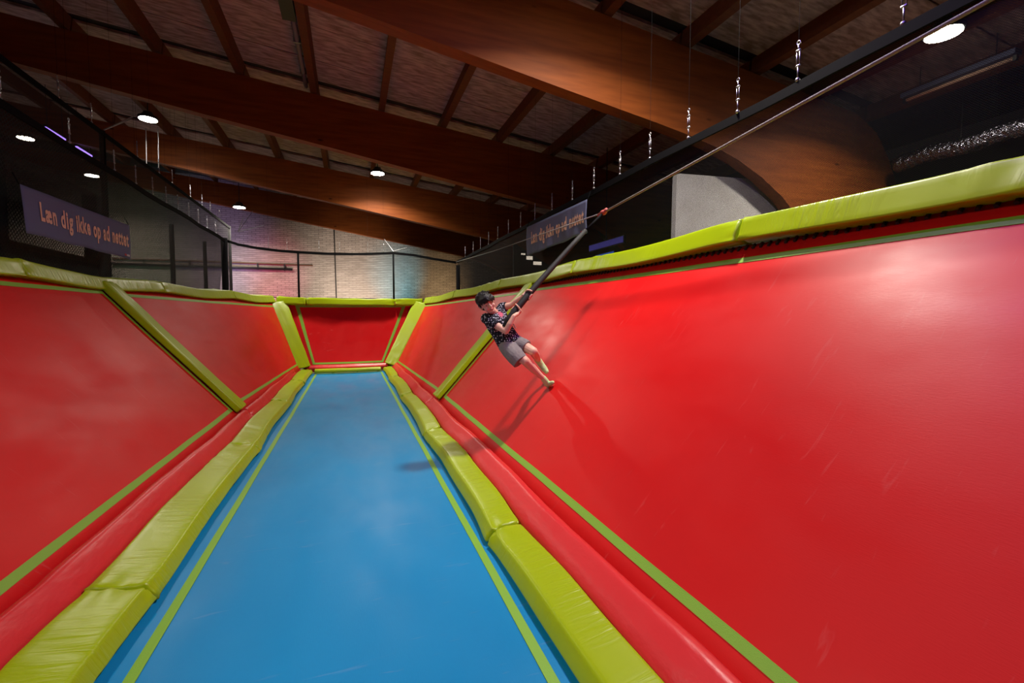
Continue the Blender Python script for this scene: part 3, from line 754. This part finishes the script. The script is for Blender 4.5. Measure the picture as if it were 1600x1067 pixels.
up_h = (-.45*R_ + .80*U_ - .40*F_).normalized(); fw = (.42*R_ - .20*U_ - .88*F_); fw = (fw-up_h*fw.dot(up_h)).normalized(); sd = fw.cross(up_h).normalized()   # sd: his left (viewer's right)
HC = A(759.5, 473.5, 4.62)
MH = Matrix((sd, fw, up_h)).transposed()
def hp(x, y, z): return HC + MH @ Vector((x, y, z))
body = MB()
body.sphere(hp(0, -.008, .025), (.074, .092, .088), 20, 14, MH)            # skull
body.sphere(hp(0, .022, -.045), (.056, .062, .066), 16, 12, MH)            # jaw
body.sphere(hp(0, .058, -.092), (.022, .018, .016), 10, 8, MH)             # chin
body.chain([(hp(0, .088, .004), .008), (hp(0, .100, -.026), .013)], 10)     # nose
for s in (-1, 1):
    body.sphere(hp(s*.074, -.005, -.012), (.011, .022, .032), 10, 8, MH)    # ears
    body.sphere(hp(s*.036, .058, -.035), (.026, .024, .026), 10, 8, MH)     # cheeks
    body.sphere(hp(s*.030, .074, .022), (.026, .012, .010), 10, 8, MH)      # brow ridge
neck = A(773, 489, 4.74)
body.chain([(hp(0, -.025, -.055), .046), (neck, .046), (A(777, 499, 4.77), .06)])
# shoulders, spine, pelvis
shL, shR = A(759.5, 497.5, 4.70), A(785, 480.5, 4.86)                          # viewer's left / right
ch, ws, hipc = A(775.5, 501, 4.77), A(787, 520, 4.76), A(797, 537, 4.75)
body.chain([(shL, .048), (ch, .085), (shR, .048)]); body.chain([(ch, .09), (ws, .082), (hipc, .088)])
# arms
elL, wrL = A(790.5, 517.5, 4.57), A(802.5, 494, 4.555)
elR, wrR = A(800, 476, 4.80), A(816.5, 463, 4.73)
body.chain([(shL, .046), (A(776, 508.5, 4.62), .041), (elL, .033), (A(796.5, 506.5, 4.555), .032), (wrL, .022)])
body.chain([(shR, .046), (A(793, 478.5, 4.83), .038), (elR, .031), (A(807, 470.5, 4.77), .030), (wrR, .021)])
# legs
hL, kL, aL = A(791, 542, 4.70), A(820.5, 564, 4.58), A(849, 591, 4.70)
hR, kR, aR = A(803, 533.5, 4.80), A(833, 549, 4.62), A(841, 562, 4.86)
body.chain([(hL, .074), (A(807, 553, 4.62), .062), (kL, .048), (A(830, 573, 4.63), .046), (A(840, 583, 4.67), .036), (aL, .028)])
body.chain([(hR, .074), (A(819, 541, 4.70), .060), (kR, .049), (A(837, 555, 4.73), .045), (aR, .030)])
# hands closed round the rope
def hand(cpt, wrist, palm_dir, turn, rr):
    d = rope_d; n = palm_dir - d*palm_dir.dot(d); n.normalize(); b = d.cross(n)*turn
    pc = cpt + n*(rr+.010)
    body.chain([(wrist, .021), (pc.lerp(wrist, .4), .022)])
    for k in (-.024, -.008, .008, .024): body.chain([(pc + d*k - b*.012, .0125), (pc + d*k + b*.016, .012), (wrist.lerp(pc, .6), .017)], 8)
    for i, k in enumerate((-.027, -.009, .009, .027)):
        rad = rr+.009; pts = []
        for q, an in enumerate((25, 70, 115, 160, 200 if i in (1, 2) else 188)):
            a = math.radians(an); pts.append((cpt + d*(k*1.02) + (n*math.cos(a) + b*math.sin(a))*rad, .0098-.0007*q))
        body.chain(pts, 8)
    th = []
    for q, an in enumerate((-20, -60, -100, -135)):
        a = math.radians(an); th.append((cpt + d*(.028+.008*q) + (n*math.cos(a) + b*math.sin(a))*(rr+.010), .0115-.0010*q))
    body.chain(th, 8)
hand(A(805.5, 485.5, 4.62), wrL, (.75*R_ - .5*U_ - .35*F_), 1, .036)
hand(A(824.5, 461.5, 4.68), wrR, (-.8*R_ - .1*U_ + .25*F_), -1, .034)
remesh(body, 'body', M['skin'], .0050, boy, 3)

# clothes: closed lofts, remeshed into one cloth surface each
def ring(c, ax, side, a, b, n=24, pw=2.4):
    ax = ax.normalized(); s = (side - ax*side.dot(ax)).normalized(); f = ax.cross(s)
    out = []
    for k in range(n):
        t = 2*math.pi*k/n; ct, st = math.cos(t), math.sin(t)
        x = math.copysign(abs(ct)**(2/pw), ct); y = math.copysign(abs(st)**(2/pw), st)
        out.append(c + s*a*x + f*b*y)
    return out
sh_side = (shR-shL)
ax = (hipc-neck)
shirt = MB()
shirt.loft([ring(A(772.5, 489.5, 4.76), ax, sh_side, .055, .056), ring(A(773, 491.5, 4.76), ax, sh_side, .115, .070), ring(A(774.5, 497.5, 4.77), ax, sh_side, .148, .092), ring(A(779, 507, 4.77), ax, sh_side, .136, .102), ring(A(786, 519, 4.76), ax, sh_side, .128, .102),
            ring(A(792, 529, 4.755), ax, sh_side, .130, .106), ring(A(796.5, 536, 4.75), ax, sh_side, .134, .112)])
def sleeve(a, b, r0, r1):
    d = b-a; s = d.orthogonal()
    shirt.loft([ring(a, d, s, r0*.8, r0*.8, 16, 2), ring(a.lerp(b, .3), d, s, r0, r0, 16, 2), ring(b, d, s, r1, r1, 16, 2)])
shirt.chain([(shL, .060), (ch, .09), (shR, .058)])
sleeve(shL, A(777, 509.5, 4.615), .062, .061)
sleeve(shR, A(791.5, 479, 4.835), .058, .052)
remesh(shirt, 't_shirt', M['shirt'], .0055, boy, 3)
shorts = MB()
shorts.loft([ring(A(790, 526, 4.755), ax, sh_side, .118, .096), ring(A(796.5, 536.5, 4.75), ax, sh_side, .126, .104), ring(A(800, 543, 4.73), ax, sh_side, .118, .10)])
def trouser(pts):
    rings = []
    for i, (p, r) in enumerate(pts):
        d = pts[min(i+1, len(pts)-1)][0] - pts[max(i-1, 0)][0]; rings.append(ring(p, d, sh_side, r, r*.95, 18, 2.2))
    shorts.loft(rings)
trouser([(A(790, 538, 4.72), .090), (A(797, 547, 4.67), .094), (A(806, 557, 4.62), .094), (A(813.5, 565, 4.595), .088)])
trouser([(A(801, 532, 4.79), .086), (A(809, 536.5, 4.75), .082), (A(818, 540.5, 4.70), .082), (A(823, 543, 4.68), .076)])
remesh(shorts, 'shorts', M['shorts'], .0055, boy, 3)
sock = MB()
sock.chain([(A(848.5, 590.5, 4.70), .032), (A(852.5, 595.5, 4.72), .035), (A(855, 599.5, 4.735), .033)]); sock.chain([(A(855, 600, 4.745), .028), (A(860.5, 599, 4.71), .027), (A(863.5, 597.5, 4.68), .021)]); sock.chain([(A(854, 600.5, 4.75), .028), (A(856.5, 602.5, 4.76), .025)])
remesh(sock, 'sock', M['sock'], .006, boy, 4)
sock = MB()
sock.chain([(A(838, 559.5, 4.83), .034), (A(841, 563, 4.87), .038), (A(846, 570, 4.89), .036), (A(851, 576.5, 4.88), .034), (A(854, 580.5, 4.865), .026)])
remesh(sock, 'sock', M['sock'], .006, boy, 4)
hair = MB()
hair.sphere(hp(0, -.028, .044), (.086, .094, .082), 24, 16, MH)
hair.sphere(hp(0, -.050, -.005), (.080, .066, .085), 16, 12, MH)
for k in range(15):                                                         # fringe combed forward and to his right
    x = lerp(-.078, .074, k/14); ln = .010 + .020*math.sin(k*1.9)**2 + (.026 if k < 5 else 0); cv = 6.5*x*x
    hair.chain([(hp(x*.75, .020, .112-cv), .013), (hp(x*.97, .076-cv*1.2, .078-cv*.4), .013), (hp(x*1.0-.006, .096-abs(x)*.50, .058-ln*.5), .010), (hp(x*1.02-.014, .100-abs(x)*.55, .048-ln), .004)], 8)
for k in range(40):                                                         # short tufts all over the crown
    ph = k*2.4; th = .15+1.15*((k*37) % 40)/40
    n_ = Vector((math.sin(th)*math.cos(ph), math.sin(th)*math.sin(ph), math.cos(th)))
    q = Vector((n_.x*.084, -.028+n_.y*.092, .044+n_.z*.080)); q2 = q + n_*.012 + Vector((-.012, .016, -.004))
    hair.chain([(hp(*(q-n_*.01)), .013), (hp(*q2), .004)], 8)
for s_ in (-1, 1):
    hair.chain([(hp(s_*.078, .012, .03), .016), (hp(s_*.078, .020, -.005), .008)], 8)
remesh(hair, 'hair', M['hair'], .0045, boy, 2)
for s_ in (-1, 1):
    e_ = MB().sphere(hp(s_*.031, .073, .004), (.0135, .008, .0062), 12, 8, MH).build('eye', M['eyew'], boy, True)
    MB().sphere(hp(s_*.031+.003, .0775, .003), (.0062, .0045, .0058), 10, 8, MH).build('iris', M['eyeb'], e_, True, boy.location)
    MB().tube([hp(s_*.014, .088, .026), hp(s_*.032, .087, .031), hp(s_*.050, .075, .024)], [.003, .0042, .0025], 8).build('eyebrow', M['hair'], boy, True)
MB().tube([hp(-.021, .078, -.061), hp(-.009, .086, -.059), hp(.009, .086, -.059), hp(.021, .078, -.061)], [.002, .0065, .0065, .002], 8).build('lips', M['lip'], boy, True)
# pink print on the chest: part of the cloth's print, at its own place
nt = M['shirt'].node_tree; b_ = nt.nodes['Principled BSDF']; pc = A(783, 490, 4.70) - boy.location
tc_ = nt.nodes.new('ShaderNodeTexCoord'); vd = nt.nodes.new('ShaderNodeVectorMath'); vd.operation = 'DISTANCE'; vd.inputs[1].default_value = pc
nt.links.new(tc_.outputs['Object'], vd.inputs[0])
nz = nt.nodes.new('ShaderNodeTexNoise'); nz.inputs['Scale'].default_value = 55; nt.links.new(tc_.outputs['Object'], nz.inputs['Vector'])
mm = nt.nodes.new('ShaderNodeMath'); mm.operation = 'MULTIPLY'; nt.links.new(vd.outputs['Value'], mm.inputs[0]); nt.links.new(nz.outputs['Fac'], mm.inputs[1])
lt = nt.nodes.new('ShaderNodeMath'); lt.operation = 'LESS_THAN'; lt.inputs[1].default_value = .018; nt.links.new(mm.outputs[0], lt.inputs[0])
mxp = nt.nodes.new('ShaderNodeMixRGB'); mxp.inputs[2].default_value = (.60, .13, .20, 1); nt.links.new(lt.outputs[0], mxp.inputs[0])
nt.links.new(b_.inputs['Base Color'].links[0].from_socket, mxp.inputs[1]); nt.links.new(mxp.outputs[0], b_.inputs['Base Color'])

# ------------------------------------------------------------------ things beyond the nets
t = thing('viewing_booth', 'dark booth with dark red rails behind the left net', 'booth', V(-4.9, 8, FLOOR-H))
MB().box(V(-4.95, 5.4, -.74), (.25, 13, 3.62)).build('parapet', M['navy'], t)
MB().box(V(-4.95, 5.4, 1.11), (.30, 13, .09)).build('rail', M['darkred'], t)
MB().box(V(-4.90, 8.0, 2.46), (.10, 8, .07)).build('rail', M['darkred'], t)
for y in (8.84, 11.67): MB().box(V(-4.9, y, -.05), (.24, .24, 5.0)).build('post', M['blacksteel'], t)
for k, (y0, y1) in enumerate(((10.4, 12.75), (14.6, 15.45), (15.95, 16.75))):
    t = thing('led_tube', 'violet LED tube glowing above the left net, ' + ['cut by the left picture edge', 'middle one of three', 'farthest of three'][k], 'light', V(-7, (y0+y1)/2, 4.68), 'violet LED tubes')
    MB().box(V(-7, (y0+y1)/2, 4.70), (.07, y1-y0, .05)).build('housing', M['blacksteel'], t)
    MB().tube([V(-7, y0+.02, 4.655), V(-7, y1-.02, 4.655)], .028, 8).build('tube', M['led'], t, True)
    for y in (y0+.1, y1-.1): MB().tube([V(-7, y, 4.72), V(-7, y, roofz(-7)+.29)], .006, 5).build('hanger', M['blacksteel'], t)
t = thing('led_tube', 'short white LED tube hanging upright at the timber beam on the left', 'light', at(122, 151, 11.5), 'white LED tubes')
MB().tube([at(119.5, 151, 11.5), at(123, 131, 11.5)], .022, 8).build('tube', M['ledw'], t, True)
MB().tube([at(123, 131, 11.5), at(123.5, 120, 11.5)], .012, 8).build('hanger', M['blacksteel'], t, True)
# violet tube of the same kind above the lane, in front of the nearest beam
t = thing('led_tube', 'long violet LED tube above the right wall, out of the picture', 'light', V(2.3, 2.0, 4.1), 'violet LED tubes')
MB().box(V(2.3, 2.0, 4.13), (.1, 3.0, .06)).build('housing', M['blacksteel'], t)
MB().tube([V(2.3, .55, 4.08), V(2.3, 3.45, 4.08)], .035, 8).build('tube', M['led'], t, True)
for y in (.8, 3.2): MB().tube([V(2.3, y, 4.15), V(2.3, y, roofz(2.3)+.29)], .008, 5).build('hanger', M['blacksteel'], t)
l = bpy.data.lights.new('violet_light', 'AREA'); l.shape = 'RECTANGLE'; l.size = .12; l.size_y = 2.9; l.energy = VIOLET_W; l.color = (.34, .16, 1)
lo = bpy.data.objects.new('violet_light', l); C.objects.link(lo); lo.parent = t; lo.location = (0, 0, -.09)
# right side
t = thing('tube_fixture', 'unlit fluorescent tube fixture behind the right-hand net', 'light', V(8.5, 4.35, 3.5))
MB().box(V(8.5, 4.35, 3.56), (.16, 1.35, .07)).build('tray', M['banner'], t)
MB().tube([V(8.5, 3.72, 3.49), V(8.5, 4.98, 3.49)], .026, 10).build('tube', M['letter'], t, True)
for y in (3.70, 5.0): MB().box(V(8.5, y, 3.50), (.05, .04, .1)).build('socket', M['blacksteel'], t)
for y in (3.9, 4.8): MB().tube([V(8.5, y, 3.59), V(8.5, y, roofz(8.5)+.29)], .008, 5).build('hanger', M['blacksteel'], t)
t = thing('air_duct', 'silver foil air duct behind the right-hand net', 'duct', V(9.2, 3.9, 2.7))
pts = [V(9.2, lerp(1.0, 5.5, q/60), 2.72+.02*math.sin(q*.5)) for q in range(61)]
MB().tube(pts, [.13+.012*(q % 2) for q in range(61)], 14).build('hose', M['alu'], t, True)
for y in (2.6, 4.6): MB().tube([V(9.2, y, 2.85), V(9.2, y, roofz(9.2)+.29)], .01, 5).build('strap', M['blacksteel'], t)
# white foam block behind the nearest beam
wb = MB(); rr = rpoly([(4.90, FLOOR-H), (4.94, 2.29), (7.6, 2.40), (7.7, FLOOR-H)], .06)
wb.loft([[V(q.x + (.0 if y else 0), 6.09+y, q.y) for q in rr] for y in (0, .10)])
tag(wb.build('foam_block', M['white']), 'tall white foam block behind the right wall rim, under the timber beam', 'foam block')
k_ = 0
for (y0, y1, z0, z1, m_, lab) in ((9.3, 10.9, 1.76, 1.90, 'violetlit', 'violet glowing light panel behind the swing rope'), (9.7, 10.55, 1.44, 1.60, 'bluelit', 'small blue glowing light panel below the violet one')):
    t = thing('light_panel', lab, 'light', V(6.05, (y0+y1)/2, z0), 'glowing panels')
    MB().box(V(6.08, (y0+y1)/2, (z0+z1)/2), (.05, y1-y0+.06, z1-z0+.05)).build('frame', M['blacksteel'], t)
    MB().box(V(6.05, (y0+y1)/2, (z0+z1)/2), (.02, y1-y0, z1-z0)).build('screen', M[m_], t)
    if k_ : MB().box(V(6.12, (y0+y1)/2, (z0+FLOOR-H)/2), (.05, .05, z0-FLOOR+H)).build('stand', M['blacksteel'], t)
    else: MB().tube([V(6.08, (y0+y1)/2, z1), V(6.08, (y0+y1)/2, roofz(6.08)+.29)], .012, 6).build('hanger', M['blacksteel'], t)
    k_ += 1
# small lit panes in a dark partition, seen under the right banner
t = thing('lit_partition', 'dark partition with three small warm lit panes below the right banner', 'partition', V(5.8, 14.6, FLOOR-H))
MB().add([V(x, y, z) for y in (14.55, 14.62) for x, z in ((5.2, FLOOR-H), (7.6, FLOOR-H), (7.6, 1.2), (5.2, 2.5))], [(0,1,2,3), (7,6,5,4), (0,4,5,1), (1,5,6,2), (2,6,7,3), (3,7,4,0)]).build('board', M['darkwall'], t)
for x, z, w_, h_ in ((5.53, 2.13, .15, .05), (5.76, 2.01, .22, .12), (6.05, 1.84, .30, .11)):
    f_ = MB().box(V(x, 14.53, z), (w_+.05, .04, h_+.05)).build('pane_frame', M['blacksteel'], t)
    MB().box(V(x, 14.505, z), (w_, .012, h_)).build('pane', M['daylight'], f_, False, t.location)
# pipe run on the brick wall
t = thing('wall_pipe', 'dark pipe run along the brick wall on the left', 'pipe', V(-4.4, 21.4, 2.05))
MB().tube([V(-8.5, 21.42, 2.02), V(-2.3, 21.42, 2.02)], .05, 8).build('pipe', M['blacksteel'], t, True)
MB().tube([V(-8.5, 21.45, 2.22), V(-1.5, 21.45, 2.22)], .02, 8).build('thin_pipe', M['purlin'], t, True)
for x in (-7.5, -6, -4.7, -3.6, -2.6): MB().box(V(x, 21.45, 2.1), (.05, .08, .28)).build('bracket', M['blacksteel'], t)
t = thing('wall_cable', 'thin dark cable running down the brick wall', 'cable', V(-.55, 21.46, 0))
MB().tube([V(-.62, 21.47, 4.0), V(-.58, 21.47, .2)], .022, 6).build('cable', M['blacksteel'], t)
# conduit and junction box under the roof
t = thing('roof_conduit', 'grey conduit pipe with a black junction box under the roof boards', 'pipe', V(-.8, 8.3, roofz(-.8)+.08))
MB().tube([V(-.80, 8.25, roofz(-.8)+.10), V(-.80, 10.68, roofz(-.8)+.10)], .04, 8).build('pipe', M['rope'], t, True)
jb = MB().box(V(-.84, 7.95, roofz(-.84)+.08), (.2, .62, .2)).box(V(-.84, 7.45, roofz(-.84)+.10), (.13, .4, .13)); jb.build('junction_box', M['blacksteel'], t)
for y in (9.0, 10.1): MB().box(V(-.80, y, roofz(-.8)+.12), (.12, .04, .12)).build('clamp', M['steel'], t)

# coloured wash lights standing on the floor between the end wall and the brick wall
def wash(label, x, z, col, power, target, spread, y=18.6):
    t = thing('wash_light', label, 'stage light', V(x, y, z), 'coloured wash lights'); p = t.location
    d = (Vector(target)-p).normalized(); Q = d.to_track_quat('Z', 'Y').to_matrix()
    MB().lathe([(.06, -.2), (.09, -.18), (.1, .0), (.1, .04), (.085, .04), (.08, .0)], p, 16, Q).build('can', M['blacksteel'], t, True)
    MB().tube([p-Vector((0, 0, .1)), Vector((p.x, p.y, FLOOR))], .02).build('stand', M['blacksteel'], t, True)
    l = bpy.data.lights.new('wash_beam', 'SPOT'); l.energy = power; l.color = col; l.spot_size = math.radians(spread); l.spot_blend = 1; l.shadow_soft_size = .05
    lo = bpy.data.objects.new('wash_beam', l); C.objects.link(lo); lo.parent = t; lo.location = d*.06; lo.rotation_euler = (-d).to_track_quat('Z', 'Y').to_euler()
wash('pink stage light aimed at the brick wall', -2.9, -.3, (1, .12, .3), 520, V(-2.9, 21.5, 1.6), 50)
wash('cyan stage light aimed at the brick wall', 2.0, -.3, (.1, .75, 1), 560, V(2.0, 21.5, 1.7), 48)
wash('warm stage light aimed at the brick wall', 4.0, -.3, (1, .75, .4), 380, V(4.0, 21.5, 1.4), 55)
wash('violet stage light aimed at the brick wall', -4.7, -.3, (.55, .42, 1), 620, V(-4.9, 21.5, 2.4), 60)
wash('green stage light aimed at the brick wall', -7.4, -.3, (.3, 1, .6), 250, V(-7.4, 21.5, 2.6), 60)
wash('plain stage light aimed at the brick wall', .2, -.3, (1, .88, .74), 1150, V(.2, 21.5, 1.5), 88)
